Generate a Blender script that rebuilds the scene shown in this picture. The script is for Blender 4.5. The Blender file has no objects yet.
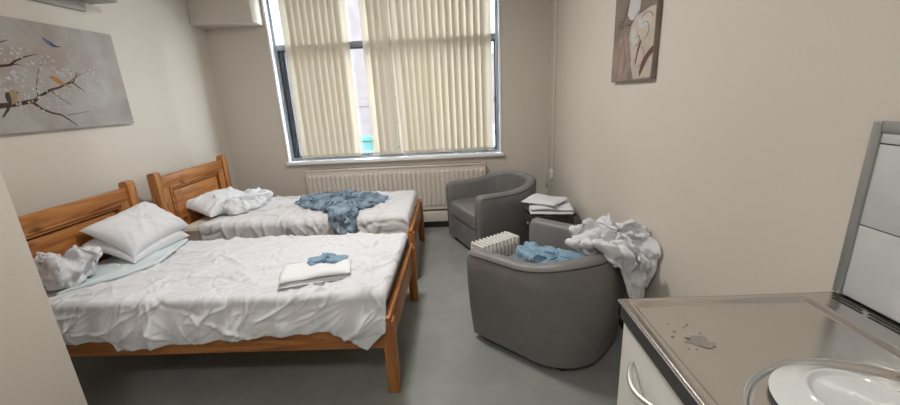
import bpy, bmesh, math, random, zlib, base64
import numpy as np
from mathutils import Vector, Matrix
PI = math.pi
S = bpy.context.scene
COL = S.collection

# ------------------------------------------------------------------ camera
PITCH, YAW, ROLL, CAM_H, FPX = math.radians(15.72), math.radians(-1.95), math.radians(-2.91), 1.5, 382.2
def cam_basis():
    cy, sy, cp, sp = math.cos(YAW), math.sin(YAW), math.cos(PITCH), math.sin(PITCH)
    f = Vector((sy*cp, cy*cp, -sp)); r = Vector((cy, -sy, 0)); u = r.cross(f)
    cr, sr = math.cos(ROLL), math.sin(ROLL)
    return r*cr+u*sr, u*cr-r*sr, f
r_, u_, f_ = cam_basis()
cd = bpy.data.cameras.new('camera'); cam = bpy.data.objects.new('camera', cd); COL.objects.link(cam)
M = Matrix((r_, u_, -f_)).transposed().to_4x4(); M.translation = (0, 0, CAM_H)
cam.matrix_world = M
cd.sensor_width = 36; cd.lens = FPX/900*36; cd.clip_start = .02
S.camera = cam

# ------------------------------------------------------------------ world, lights, exposure
W = bpy.data.worlds.new('world'); S.world = W; W.use_nodes = True
wb = W.node_tree.nodes['Background']; wb.inputs[0].default_value = (.88, .95, 1, 1); wb.inputs[1].default_value = 11.5
S.view_settings.view_transform = 'Standard'; S.view_settings.look = 'None'
S.view_settings.exposure = 0.55; S.view_settings.gamma = 1; S.view_settings.use_curve_mapping = False
def area(name, loc, rot, sx, sy, power, color, portal=False, shape='RECTANGLE'):
    l = bpy.data.lights.new(name, 'AREA'); l.shape = shape; l.size = sx; l.size_y = sy; l.energy = power; l.color = color
    o = bpy.data.objects.new(name, l); COL.objects.link(o); o.location = loc; o.rotation_euler = rot
    if portal: l.cycles.is_portal = True
    return o
area('window_portal', (-.77, 4.62, 1.75), (-PI/2, 0, 0), 2.6, 1.9, 1, (1, 1, 1), True)
LAMP_P = (-.65, 2.35, 2.78)
area('ceiling_lamp_light', (LAMP_P[0], LAMP_P[1], 2.715), (0, 0, 0), .36, .36, 26, (1, .96, .915), shape='DISK')
area('kitchen_lamp_light', (-.35, -.35, 2.735), (0, 0, 0), .36, .36, 14, (1, .96, .915), shape='DISK')

# ------------------------------------------------------------------ materials
def mat(name, col, rough=.6, metal=0, spec=.5, noise=None, bump=None, sheen=0, coat=0):
    m = bpy.data.materials.new(name); m.use_nodes = True
    nt = m.node_tree; b = nt.nodes['Principled BSDF']
    b.inputs['Base Color'].default_value = (*col, 1); b.inputs['Roughness'].default_value = rough
    b.inputs['Metallic'].default_value = metal; b.inputs['Specular IOR Level'].default_value = spec
    if sheen: b.inputs['Sheen Weight'].default_value = sheen
    if coat: b.inputs['Coat Weight'].default_value = coat
    tc = nt.nodes.new('ShaderNodeTexCoord')
    if noise:
        sc, amt = noise[0], noise[1]; col2 = noise[2] if len(noise) > 2 else tuple(c*(1-amt) for c in col)
        n = nt.nodes.new('ShaderNodeTexNoise'); n.inputs['Scale'].default_value = sc; n.inputs['Detail'].default_value = 6
        nt.links.new(tc.outputs['Object'], n.inputs['Vector'])
        cr = nt.nodes.new('ShaderNodeValToRGB'); cr.color_ramp.elements[0].position = .35; cr.color_ramp.elements[1].position = .68
        cr.color_ramp.elements[0].color = (*col2, 1); cr.color_ramp.elements[1].color = (*col, 1)
        nt.links.new(n.outputs['Fac'], cr.inputs['Fac']); nt.links.new(cr.outputs['Color'], b.inputs['Base Color'])
    if bump:
        n2 = nt.nodes.new('ShaderNodeTexNoise'); n2.inputs['Scale'].default_value = bump[0]; n2.inputs['Detail'].default_value = 5
        nt.links.new(tc.outputs['Object'], n2.inputs['Vector'])
        bp = nt.nodes.new('ShaderNodeBump'); bp.inputs['Strength'].default_value = bump[1]; bp.inputs['Distance'].default_value = .01
        nt.links.new(n2.outputs['Fac'], bp.inputs['Height']); nt.links.new(bp.outputs['Normal'], b.inputs['Normal'])
    return m

def pine(name, axis, dark=1.0):
    m = bpy.data.materials.new(name); m.use_nodes = True; nt = m.node_tree; b = nt.nodes['Principled BSDF']
    N, L = nt.nodes.new, nt.links.new
    tc = N('ShaderNodeTexCoord'); mp = N('ShaderNodeMapping')
    s = [14, 14, 14]; s[axis] = 1.1
    mp.inputs['Scale'].default_value = s; L(tc.outputs['Object'], mp.inputs['Vector'])
    n = N('ShaderNodeTexNoise'); n.inputs['Scale'].default_value = 2.2; n.inputs['Detail'].default_value = 8; n.inputs['Distortion'].default_value = 1.2
    L(mp.outputs['Vector'], n.inputs['Vector'])
    cr = N('ShaderNodeValToRGB'); e = cr.color_ramp.elements
    e[0].position = .30; e[0].color = (.215*dark, .074*dark, .017*dark, 1)
    e[1].position = .62; e[1].color = (.44*dark, .185*dark, .050*dark, 1)
    x = e.new(.48); x.color = (.35*dark, .132*dark, .033*dark, 1)
    L(n.outputs['Fac'], cr.inputs['Fac'])
    mp2 = N('ShaderNodeMapping'); s2 = [7, 7, 7]; s2[axis] = 3.2; mp2.inputs['Scale'].default_value = s2; L(tc.outputs['Object'], mp2.inputs['Vector'])
    v = N('ShaderNodeTexVoronoi'); v.inputs['Scale'].default_value = 1.0; L(mp2.outputs['Vector'], v.inputs['Vector'])
    kr = N('ShaderNodeValToRGB'); kr.color_ramp.elements[0].position = .06; kr.color_ramp.elements[0].color = (.24, .17, .13, 1)
    kr.color_ramp.elements[1].position = .17; kr.color_ramp.elements[1].color = (1, 1, 1, 1); L(v.outputs['Distance'], kr.inputs['Fac'])
    mx = N('ShaderNodeMix'); mx.data_type = 'RGBA'; mx.blend_type = 'MULTIPLY'; mx.inputs[0].default_value = 1
    L(cr.outputs['Color'], mx.inputs[6]); L(kr.outputs['Color'], mx.inputs[7]); L(mx.outputs[2], b.inputs['Base Color'])
    b.inputs['Roughness'].default_value = .38; b.inputs['Specular IOR Level'].default_value = .45
    return m

M_WALL = mat('wall_paint', (.638, .593, .530), .75, bump=(60, .06), noise=(1.1, .03))
M_CEIL = mat('ceiling_paint', (.78, .76, .72), .8)
M_TRIM = mat('cream_gloss_paint', (.67, .635, .565), .4)
M_FLOOR = mat('floor_vinyl', (.285, .302, .29), .30, noise=(5, .12, (.24, .254, .244)), bump=(140, .05))
M_BLACK = mat('black_vinyl', (.012, .012, .013), .5)
M_UPVC = mat('white_gloss_frame', (.84, .86, .88), .3)
M_ALU = mat('grey_aluminium', (.30, .33, .37), .4, .6)
M_DARKALU = mat('dark_seal', (.06, .065, .08), .5)
M_RAD = mat('radiator_enamel', (.70, .65, .59), .38)
M_RADIN = mat('radiator_recess', (.2, .17, .14), .7)
M_LEATHER = mat('grey_leatherette', (.195, .19, .19), .42, spec=.45, noise=(9, .10), bump=(220, .12))
M_PIPING = mat('dark_piping', (.012, .012, .013), .6)
M_FOOT = mat('dark_wood_foot', (.02, .014, .012), .5)
M_SHEET = mat('white_cotton', (.665, .68, .715), .9, spec=.2, bump=(420, .05))
M_SHEET2 = mat('white_polycotton', (.67, .672, .69), .9, spec=.2, bump=(420, .05))
M_PALEBLUE = mat('pale_blue_cotton', (.62, .69, .73), .9, spec=.2, bump=(420, .05))
M_PILLOW = mat('pillow_cotton', (.69, .71, .745), .9, spec=.2, bump=(300, .05))
M_MATT = mat('mattress_ticking', (.66, .60, .53), .9, spec=.2)
M_TOWEL = mat('white_towelling', (.75, .765, .79), .95, spec=.1, bump=(500, .25))
M_BLUE = mat('denim_blue_cotton', (.31, .42, .53), .9, spec=.2, noise=(13, .5), bump=(400, .08))
M_SKY = mat('sky_blue_cotton', (.25, .38, .50), .9, spec=.2, noise=(14, .15), bump=(400, .08))
M_STEEL = mat('brushed_steel', (.68, .655, .63), .20, 1.0, noise=(3, .06), bump=(60, .012))
M_STAIN = mat('dried_stain', (.40, .375, .35), .45, .7)
M_EDGE = mat('charcoal_edge', (.045, .047, .046), .45)
M_DOOR = mat('white_laminate', (.70, .69, .65), .35)
M_CHROME = mat('satin_handle', (.55, .53, .50), .3, .8)
M_CARC = mat('white_melamine', (.6, .59, .56), .4)
M_PLATE = mat('white_porcelain', (.66, .69, .695), .12, coat=.5)
M_TILE = mat('white_tile', (.53, .55, .56), .14)
M_GROUT = mat('dark_grout', (.12, .12, .12), .8)
M_GREYTRIM = mat('grey_trim', (.30, .31, .31), .35, .4)
M_DARKWOOD = mat('dark_oak', (.055, .046, .04), .45, noise=(12, .4))
M_HEATER = mat('white_heater_enamel', (.68, .675, .65), .35)
M_HANDLE = mat('grey_plastic', (.32, .31, .29), .5)
M_BROWN = mat('paint_bark_brown', (.075, .03, .018), .8, noise=(40, .5))
M_PETAL = mat('paint_petal_white', (.50, .50, .49), .85)
M_PETALG = mat('paint_petal_grey', (.40, .41, .41), .85)
M_BBLUE = mat('paint_blue', (.06, .15, .30), .8)
M_BORANGE = mat('paint_orange', (.42, .18, .035), .8)
M_BTAN = mat('paint_tan', (.30, .22, .13), .8)
M_BDARK = mat('paint_dark', (.04, .03, .03), .8)
M_INK = mat('paint_ink', (.09, .065, .06), .8)
M_CREAMPAINT = mat('paint_cream', (.52, .45, .39), .85, noise=(14, .18))
M_PINKPAINT = mat('paint_dusky_pink', (.34, .245, .22), .85, noise=(12, .3))
M_RUSTPAINT = mat('paint_rust', (.165, .08, .065), .85, noise=(18, .4))
M_BRICK = mat('pale_brick', (.075, .066, .068), .9, noise=(2.5, .25))
M_STONE = mat('pale_render', (.11, .115, .125), .9)
M_PAVE = mat('street_paving', (.22, .22, .22), .9)
M_RAIL = mat('pale_blue_railing', (.032, .047, .06), .5)
M_TEAL = mat('teal_paint', (.012, .07, .065), .5)
M_DGLASS = mat('dark_window_glass', (.10, .12, .15), .1)
M_CORD = mat('white_plastic', (.70, .67, .60), .4)
M_SHELF = mat('grey_wall_unit', (.30, .28, .26), .5)

def mat_canvas(name, cols, scale):
    m = mat(name, cols[0], .9, spec=.2, bump=(260, .15)); nt = m.node_tree; b = nt.nodes['Principled BSDF']
    tc = nt.nodes.new('ShaderNodeTexCoord'); n = nt.nodes.new('ShaderNodeTexNoise')
    n.inputs['Scale'].default_value = scale; n.inputs['Detail'].default_value = 7; n.inputs['Roughness'].default_value = .62
    nt.links.new(tc.outputs['Object'], n.inputs['Vector'])
    cr = nt.nodes.new('ShaderNodeValToRGB'); e = cr.color_ramp.elements
    e[0].position = .36; e[0].color = (*cols[0], 1); e[1].position = .66; e[1].color = (*cols[-1], 1)
    for i, c in enumerate(cols[1:-1]):
        x = e.new(.36+.3*(i+1)/(len(cols)-1)); x.color = (*c, 1)
    nt.links.new(n.outputs['Fac'], cr.inputs['Fac']); nt.links.new(cr.outputs['Color'], b.inputs['Base Color'])
    return m
M_CANVAS = mat_canvas('painted_grey_canvas', [(.33, .285, .265), (.375, .35, .335), (.42, .41, .40)], 3.2)
M_CANVAS2 = mat_canvas('painted_taupe_canvas', [(.20, .16, .14), (.24, .20, .178), (.30, .255, .228)], 4)

def mat_blind():
    m = bpy.data.materials.new('blind_fabric'); m.use_nodes = True; nt = m.node_tree; nt.nodes.clear()
    o = nt.nodes.new('ShaderNodeOutputMaterial'); d = nt.nodes.new('ShaderNodeBsdfDiffuse'); t = nt.nodes.new('ShaderNodeBsdfTranslucent')
    mx = nt.nodes.new('ShaderNodeMixShader'); mx.inputs[0].default_value = .24
    d.inputs[0].default_value = (.74, .69, .585, 1); t.inputs[0].default_value = (.52, .475, .385, 1)
    nt.links.new(d.outputs[0], mx.inputs[1]); nt.links.new(t.outputs[0], mx.inputs[2]); nt.links.new(mx.outputs[0], o.inputs[0])
    return m
M_BLIND = mat_blind()
def mat_glass():
    m = bpy.data.materials.new('window_glass'); m.use_nodes = True; nt = m.node_tree; nt.nodes.clear()
    o = nt.nodes.new('ShaderNodeOutputMaterial'); t = nt.nodes.new('ShaderNodeBsdfTransparent'); g = nt.nodes.new('ShaderNodeBsdfGlossy')
    g.inputs['Roughness'].default_value = .02; mx = nt.nodes.new('ShaderNodeMixShader'); mx.inputs[0].default_value = .06
    nt.links.new(t.outputs[0], mx.inputs[1]); nt.links.new(g.outputs[0], mx.inputs[2]); nt.links.new(mx.outputs[0], o.inputs[0])
    return m
M_GLASS = mat_glass()
def mat_emit(name, c, s):
    m = bpy.data.materials.new(name); m.use_nodes = True; b = m.node_tree.nodes['Principled BSDF']
    b.inputs['Emission Color'].default_value = (*c, 1); b.inputs['Emission Strength'].default_value = s; return m
M_LAMP = mat_emit('lit_diffuser', (1, .93, .84), 4)

P_X, P_Y, P_Z = pine('pine_along', 0), pine('pine_across', 1), pine('pine_upright', 2)

# ------------------------------------------------------------------ mesh helpers
def box(bm, x0, x1, y0, y1, z0, z1, bev=0, seg=2, mi=0):
    r = bmesh.ops.create_cube(bm, size=1)
    vs = r['verts']
    for v in vs: v.co = Vector(((x0+x1)/2+v.co.x*(x1-x0), (y0+y1)/2+v.co.y*(y1-y0), (z0+z1)/2+v.co.z*(z1-z0)))
    fs = list({f for v in vs for f in v.link_faces})
    for f in fs: f.material_index = mi
    if bev:
        es = list({e for v in vs for e in v.link_edges})
        rb = bmesh.ops.bevel(bm, geom=es, offset=bev, segments=seg, affect='EDGES', profile=.5)
        for f in rb['faces']: f.material_index = mi
def tube(bm, pts, r, n=8, cap=True, mi=0, taper=None):
    pts = [Vector(p) for p in pts]; rings = []
    for i, p in enumerate(pts):
        t = (pts[min(i+1, len(pts)-1)]-pts[max(i-1, 0)]).normalized()
        a = Vector((0, 0, 1)) if abs(t.z) < .9 else Vector((1, 0, 0))
        u = t.cross(a).normalized(); w = t.cross(u)
        rr = r if taper is None else r*taper[i]
        rings.append([bm.verts.new(p+u*rr*math.cos(2*PI*k/n)+w*rr*math.sin(2*PI*k/n)) for k in range(n)])
    for a, b in zip(rings, rings[1:]):
        for k in range(n): bm.faces.new((a[k], a[(k+1) % n], b[(k+1) % n], b[k])).material_index = mi
    if cap:
        bm.faces.new(rings[0][::-1]).material_index = mi; bm.faces.new(rings[-1]).material_index = mi
def lathe(bm, prof, n=48, c=(0, 0, 0), mi=0):
    rings = []
    for r, z in prof:
        rings.append([bm.verts.new((c[0]+r*math.cos(2*PI*k/n), c[1]+r*math.sin(2*PI*k/n), c[2]+z)) for k in range(n)] if r > 1e-5 else [bm.verts.new((c[0], c[1], c[2]+z))])
    for a, b in zip(rings, rings[1:]):
        for k in range(n):
            q = (k+1) % n
            if len(a) == 1 and len(b) == 1: continue
            if len(a) == 1: bm.faces.new((a[0], b[q], b[k])).material_index = mi
            elif len(b) == 1: bm.faces.new((a[k], a[q], b[0])).material_index = mi
            else: bm.faces.new((a[k], a[q], b[q], b[k])).material_index = mi
def prism(bm, poly, axis, a, b, mi=0):
    """extrude a 2D polygon along an axis between a and b"""
    def mk(p, t):
        if axis == 0: return (t, p[0], p[1])
        if axis == 1: return (p[0], t, p[1])
        return (p[0], p[1], t)
    A = [bm.verts.new(mk(p, a)) for p in poly]; B = [bm.verts.new(mk(p, b)) for p in poly]
    n = len(poly)
    for k in range(n): bm.faces.new((A[k], A[(k+1) % n], B[(k+1) % n], B[k])).material_index = mi
    bm.faces.new(A[::-1]).material_index = mi; bm.faces.new(B).material_index = mi
def NB(): return bmesh.new()
def finish(bm, name, mats, smooth=True, ang=40, fix=True):
    if fix: bmesh.ops.recalc_face_normals(bm, faces=bm.faces)
    me = bpy.data.meshes.new(name); bm.to_mesh(me); bm.free()
    for m in (mats if isinstance(mats, (list, tuple)) else [mats]): me.materials.append(m)
    if smooth:
        me.shade_smooth(); me.set_sharp_from_angle(angle=math.radians(ang))
    return me
def obj(name, bm, mats, parent=None, loc=None, smooth=True, ang=40, fix=True):
    """one mesh object; a top-level one gets its origin at the bottom centre of its mesh"""
    me = finish(bm, name, mats, smooth, ang, fix) if isinstance(bm, bmesh.types.BMesh) else bm
    o = bpy.data.objects.new(name, me); COL.objects.link(o)
    if parent: o.parent = parent
    elif loc is None:
        co = np.empty(len(me.vertices)*3); me.vertices.foreach_get('co', co); co = co.reshape(-1, 3)
        c = Vector(((co[:, 0].min()+co[:, 0].max())/2, (co[:, 1].min()+co[:, 1].max())/2, co[:, 2].min()))
        me.transform(Matrix.Translation(-c)); o.location = c
    if loc is not None: o.location = loc
    return o
def tag(o, label, cat, group=None):
    o['label'] = label; o['category'] = cat
    if group: o['group'] = group
    return o
def thing(name, label, cat, loc=(0, 0, 0), rz=0, group=None):
    o = bpy.data.objects.new(name, None); COL.objects.link(o); o.location = loc; o.rotation_euler = (0, 0, rz)
    o.empty_display_size = .1
    return tag(o, label, cat, group)
def struct(name, bm, mats, parent=None, **k):
    o = obj(name, bm, mats, parent, **k)
    if not parent: o['kind'] = 'structure'
    return o
def copy_tree(o, parent=None):
    c = o.copy(); COL.objects.link(c)
    if parent: c.parent = parent
    for ch in list(o.children): copy_tree(ch, c)
    return c
def sweep_poly(bm, path, width, plane_x, out, mi=0):
    """flat painted stroke on a plane x = plane_x; path = [(y,z,w)]"""
    L, R = [], []
    for i, p in enumerate(path):
        a = path[max(i-1, 0)]; b = path[min(i+1, len(path)-1)]
        t = Vector((b[0]-a[0], b[1]-a[1])); t = t.normalized() if t.length else Vector((1, 0)); n = Vector((-t.y, t.x))*p[2]*width/2
        L.append((p[0]+n.x, p[1]+n.y)); R.append((p[0]-n.x, p[1]-n.y))
    prism(bm, L+R[::-1], 0, plane_x, plane_x+out, mi)
def ellipse(cy, cz, a, b, rot=0, n=14, jit=0, rnd=None):
    out = []
    for k in range(n):
        t = 2*PI*k/n; s = 1+(rnd.uniform(-jit, jit) if rnd else 0)
        y, z = a*s*math.cos(t), b*s*math.sin(t)
        out.append((cy+y*math.cos(rot)-z*math.sin(rot), cz+y*math.sin(rot)+z*math.cos(rot)))
    return out

# ------------------------------------------------------------------ setting: room shell
XL, XR, YB, CZ, YF = -2.68, 1.0, 4.4, 2.85, -1.3
PX, PY = -1.50, 1.2                  # corner of the wall that juts out on the left
WX0, WX1, WZ0, WZ1 = -2.02, .477, .835, 2.72
def struct_box(name, m, *a, **k):
    bm = NB(); box(bm, *a, **k); return struct(name, bm, m)
struct_box('floor', M_FLOOR, XL-.15, XR+.15, YF-.15, YB+.2, -.12, 0)
struct_box('ceiling', M_CEIL, XL-.15, XR+.15, YF-.15, YB+.2, CZ, CZ+.12)
struct_box('wall_left', M_WALL, XL-.15, XL, PY, YB+.2, 0, CZ)
struct_box('wall_partition', M_WALL, XL-.15, PX, YF-.15, PY, 0, CZ, bev=.006)
struct_box('wall_right', M_WALL, XR, XR+.15, YF-.15, YB+.2, 0, CZ)
struct_box('wall_front', M_WALL, PX, XR, YF-.15, YF, 0, CZ)
bm = NB()
box(bm, XL, WX0, YB, YB+.2, 0, CZ); box(bm, WX1, XR, YB, YB+.2, 0, CZ)
box(bm, WX0, WX1, YB, YB+.2, 0, WZ0-.035); box(bm, WX0, WX1, YB, YB+.2, WZ1, CZ)
struct('wall_back', bm, M_WALL)
bm = NB(); box(bm, XL, -2.04, 4.17, YB, 2.305, CZ, bev=.004)
struct('trim_1', bm, M_WALL)                                  # boxed-in duct in the top corner
bm = NB(); box(bm, -1.9, .85, 4.255, YB, .075, .19, bev=.006); box(bm, -1.9, .85, 4.27, YB, 0, .075, mi=1)
struct('trim_2', bm, [M_TRIM, M_BLACK])                       # pipe boxing with its black plinth
bm = NB(); box(bm, XL, -1.9, YB-.012, YB, 0, .09, bev=.003); box(bm, .85, XR, YB-.012, YB, 0, .09, bev=.003)
struct('baseboard_back', bm, M_BLACK)
bm = NB(); box(bm, XL, XL+.012, PY, YB-.012, 0, .09, bev=.003)
struct('baseboard_left', bm, M_BLACK)
bm = NB(); box(bm, XR-.012, XR, 1.0, YB-.012, 0, .09, bev=.003)
struct('baseboard_right', bm, M_BLACK)

# window: white reveal lining and sill, grey aluminium frame, panes
bm = NB()
box(bm, WX0, WX0+.022, YB-.012, YB+.13, WZ0, WZ1, bev=.004); box(bm, WX1-.022, WX1, YB-.012, YB+.13, WZ0, WZ1, bev=.004)
box(bm, WX0-.005, WX1+.02, YB-.05, YB+.15, WZ0-.035, WZ0, bev=.006)
win = struct('window_1', bm, M_UPVC)
def wpart(name, bm, m):
    o = obj(name, bm, m, None, loc=(0, 0, 0)); o.parent = win; o.location = -win.location; return o
FY0, FY1 = YB+.075, YB+.125
bm = NB()
def fr(x0, x1, z0, z1, w, y0, y1):
    box(bm, x0, x0+w, y0, y1, z0, z1, bev=.003); box(bm, x1-w, x1, y0, y1, z0, z1, bev=.003)
    box(bm, x0+w, x1-w, y0, y1, z0, z0+w, bev=.003); box(bm, x0+w, x1-w, y0, y1, z1-w, z1, bev=.003)
fr(WX0+.022, WX1-.022, WZ0+.002, WZ1, .03, FY0-.02, FY1+.02)
box(bm, WX0+.05, WX1-.05, FY0-.02, FY1+.02, 2.055, 2.115, bev=.004)
box(bm, -.775, -.715, FY0-.01, FY1+.02, WZ0+.02, WZ1, bev=.004)
wpart('window_frame', bm, M_ALU)
bm = NB()
for x0, x1 in ((WX0+.053, -.78), (-.71, WX1-.053)):
    fr(x0, x1, WZ0+.035, 2.053, .014, FY0, FY1)
box(bm, WX0+.085, WX0+.10, FY0-.012, FY1, WZ0+.035, 2.05); box(bm, WX0+.115, WX0+.122, FY0-.006, FY1, WZ0+.035, 2.05)
box(bm, WX1-.075, WX1-.053, FY0-.004, FY1, 1.42, 1.45); box(bm, WX1-.075, WX1-.053, FY0-.004, FY1, 1.05, 1.08)
wpart('casement', bm, M_DARKALU)
for x0, x1 in ((WX0+.05, -.775), (-.715, WX1-.05)):
    for z0, z1 in ((WZ0+.04, 2.06), (2.11, WZ1-.04)):
        bm = NB(); box(bm, x0, x1, FY0+.02, FY0+.026, z0, z1); wpart('pane', bm, M_GLASS)

# outside: street, a building opposite and a railing
bm = NB(); box(bm, -14, 10, 4.9, 22, -3.2, -3.0); struct('ground', bm, M_PAVE)
bd = thing('building', 'pale pink brick building with white window surrounds seen through the blind gap', 'building', (-4, 12, -3.0))
bm = NB(); box(bm, -8, 10, 0, 3, 0, 8.6); box(bm, -8, 10, -.1, 3, 8.6, 8.85); box(bm, -8, 10, -.05, 0, 4.3, 4.5); obj('wall', bm, M_BRICK, bd)
for x, z in [(q, w) for w in (0, 4.0) for q in (-3.4, -.6, 2.2, 5.0)]:
    bm = NB(); box(bm, x-.65, x+.65, -.06, .1, 1.6+z, 3.6+z); f = obj('window', bm, M_STONE, bd)
    bm = NB(); box(bm, x-.5, x+.5, -.08, .1, 1.75+z, 3.45+z); obj('pane', bm, M_DGLASS, f)
rl = thing('railing', 'pale blue metal railing just outside the window', 'railing', (-1.6, 6.6, -3.0))
bm = NB()
for z in (3.35, 3.6): tube(bm, [(-3, 0, z), (4, 0, z)], .035, 8)
obj('rail', bm, M_RAIL, rl)
for x in (-2.6, -1.0, .7, 2.4):
    bm = NB(); tube(bm, [(x, 0, 0), (x, 0, 3.62)], .03, 8); obj('post', bm, M_RAIL, rl)
bm = NB(); box(bm, -1.95, -1.65, 7.4, 7.7, -3, .72, bev=.03); box(bm, -1.98, -1.62, 7.37, 7.73, .72, .8, bev=.02)
tag(obj('utility_post', bm, M_TEAL), 'small teal post head outside behind the pale blue railing', 'post')

# ------------------------------------------------------------------ ceiling lamps
def lamp(loc, label):
    t = thing('ceiling_lamp', label, 'lamp', loc)
    bm = NB(); lathe(bm, [(0, .07), (.2, .07), (.2, .04), (.19, .03), (0, .03)], 40); obj('base', bm, M_CORD, t)
    bm = NB(); lathe(bm, [(.185, .03), (.18, .01), (.14, -.005), (0, -.012)], 40); obj('diffuser', bm, M_LAMP, t)
lamp(LAMP_P, 'round lit ceiling lamp above the beds')
lamp((-.35, -.35, 2.80-.02), 'round lit ceiling lamp above the kitchen end')

# ------------------------------------------------------------------ radiator
RX0, RX1, RY, RZ0, RZ1 = -1.79, .27, 4.285, .215, .73
rad = thing('radiator', 'long cream panel radiator on the back wall under the window', 'radiator', ((RX0+RX1)/2, RY, RZ0))
w2 = (RX1-RX0)/2; hh = RZ1-RZ0
bm = NB()
pitch = .0545; nf = int(2*w2/pitch); prof = []
box(bm, -w2, w2, .012, .03, 0, hh, bev=.004)
for k in range(nf):
    x = -w2+.018+k*(2*w2-.036)/nf; q = (2*w2-.036)/nf
    # each raised pressing with sloping sides and rounded ends
    A = [(x+.006, .012), (x+.013, -.012), (x+q-.013, -.012), (x+q-.006, .012)]
    lo = [bm.verts.new((a[0], a[1], .045 if a[1] > 0 else .06)) for a in A]; hi = [bm.verts.new((a[0], a[1], hh-.055 if a[1] > 0 else hh-.07)) for a in A]
    for i in range(3): bm.faces.new((lo[i], lo[i+1], hi[i+1], hi[i]))
    bm.faces.new(lo[::-1]); bm.faces.new(hi)
obj('panel', bm, M_RAD, rad, ang=20)
bm = NB(); box(bm, -w2, w2, .07, .09, 0, hh, bev=.004); obj('rear_panel', bm, M_RAD, rad)
bm = NB(); box(bm, -w2-.004, w2+.004, -.004, .095, hh-.004, hh+.012, bev=.004)
obj('top_cover', bm, M_RAD, rad)
bm = NB(); n = 60
for k in range(n):
    x = -w2+.03+k*(2*w2-.06)/n; box(bm, x, x+.022, .02, .085, hh+.0115, hh+.0135)
obj('grille_slots', bm, M_RADIN, rad)
for s in (-1, 1):
    bm = NB(); box(bm, s*w2-.006, s*w2+.006, .01, .093, 0, hh, bev=.003); obj('side_cover', bm, M_RAD, rad)
bm = NB(); tube(bm, [(w2-.05, .05, .02), (w2-.05, .05, -.03)], .011, 10); tube(bm, [(w2-.05, .05, .02), (w2+.03, .05, .02)], .009, 8); vv = obj('valve', bm, M_CORD, rad)
bm = NB(); lathe(bm, [(0, 0), (.018, 0), (.02, .04), (.015, .055), (0, .055)], 16, (w2+.03, .05, .005)); obj('valve_cap', bm, M_CORD, vv)

# ------------------------------------------------------------------ vertical blind
BZ0, BZ1 = .868, 2.70
bl = thing('vertical_blind', 'cream vertical fabric blind with parted slats hanging over the window', 'blind', (-.77, YB+.03, BZ0))
def slat_mesh(rot, lean=0, wd=.127):
    bm = NB(); n = 6; rows = []
    for j in range(13):
        z = (BZ1-BZ0)*j/12; row = []
        for i in range(n+1):
            s = (i/n-.5)*wd; c = .012*(1-(2*i/n-1)**2)
            x = s*math.cos(rot)-c*math.sin(rot); y = s*math.sin(rot)+c*math.cos(rot)
            row.append(bm.verts.new((x+lean*(1-z/(BZ1-BZ0)), y, z)))
        rows.append(row)
    for a, b in zip(rows, rows[1:]):
        for i in range(n): bm.faces.new((a[i], a[i+1], b[i+1], b[i]))
    return bm
sx = []
for k in range(9): sx.append((-1.795+k*.0722, math.radians(16+random.Random(k).uniform(-3, 3)), 0))
for k in range(4): sx.append((-.945+k*.072, math.radians(22), .0))
for k in range(14):
    r = math.radians(20+random.Random(50+k).uniform(-5, 5)); sx.append((-.635+k*.0735, r, .035*max(0, 1-k/5) if k < 5 else 0))
for i, (x, r, l) in enumerate(sx):
    bm = slat_mesh(r, l); s = obj('slat', bm, M_BLIND, bl, fix=False); s.location = (x+.77, .0, 0)
    bm = NB(); box(bm, -.058, .058, -.004, .004, .004, .03, bev=.002)
    w = obj('weight', bm, M_BLIND, s); w.location = (l, .006, 0); w.rotation_euler = (0, 0, r)
bm = NB(); box(bm, WX0+.05+.77, WX1-.05+.77, -.025, .025, BZ1-BZ0, BZ1-BZ0+.02); obj('head_rail', bm, M_UPVC, bl)
bm = NB(); tube(bm, [(.06, -.03, BZ1-BZ0), (.065, -.03, .9), (.075, -.03, .06)], .0025, 6)
for z in (.62, .35, .07): box(bm, .062, .074, -.035, -.025, z, z+.02)
obj('cord', bm, M_ALU, bl)

# ------------------------------------------------------------------ cable trunking, pull-cord box
ct = thing('cable_trunking', 'thin cream cable trunking running down the corner to a small switch box', 'trunking', (XR-.002, 4.12, .56))
bm = NB(); box(bm, -.022, 0, -.016, .016, .1, CZ-.56, bev=.003); obj('conduit', bm, M_TRIM, ct)
bm = NB(); box(bm, -.036, 0, -.042, .042, .0, .11, bev=.008, seg=3); box(bm, -.042, -.034, -.03, .03, .02, .09, bev=.004); obj('switch_box', bm, M_CORD, ct)
bm = NB(); tube(bm, [(-.03, .05, .05), (-.045, .07, .045), (-.05, .075, .0), (-.05, .075, -.07)], .003, 6); obj('cord', bm, M_HANDLE, ct)
bm = NB(); lathe(bm, [(0, .03), (.008, .025), (.014, 0), (.013, -.02), (0, -.028)], 14, (-.05, .075, -.09)); obj('cord_pull', bm, M_HANDLE, ct)

# ------------------------------------------------------------------ wall unit at the top of the left wall
wu = thing('wall_shelf', 'grey shelf at the top of the left wall above the bird painting', 'shelf', (XL+.003, 2.4, 2.235))
bm = NB(); box(bm, 0, .20, -.6, .66, .035, .06, bev=.003); obj('board', bm, M_SHELF, wu)
bm = NB(); box(bm, 0, .025, -.6, .58, -.03, .035, bev=.003); obj('batten', bm, M_SHELF, wu)
for y in (-.48, -.12):
    bm = NB(); prism(bm, [(.025, .035), (.17, .035), (.17, .02), (.04, -.03), (.025, -.03)], 1, y-.012, y+.012); obj('bracket', bm, M_SHELF, wu)

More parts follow.
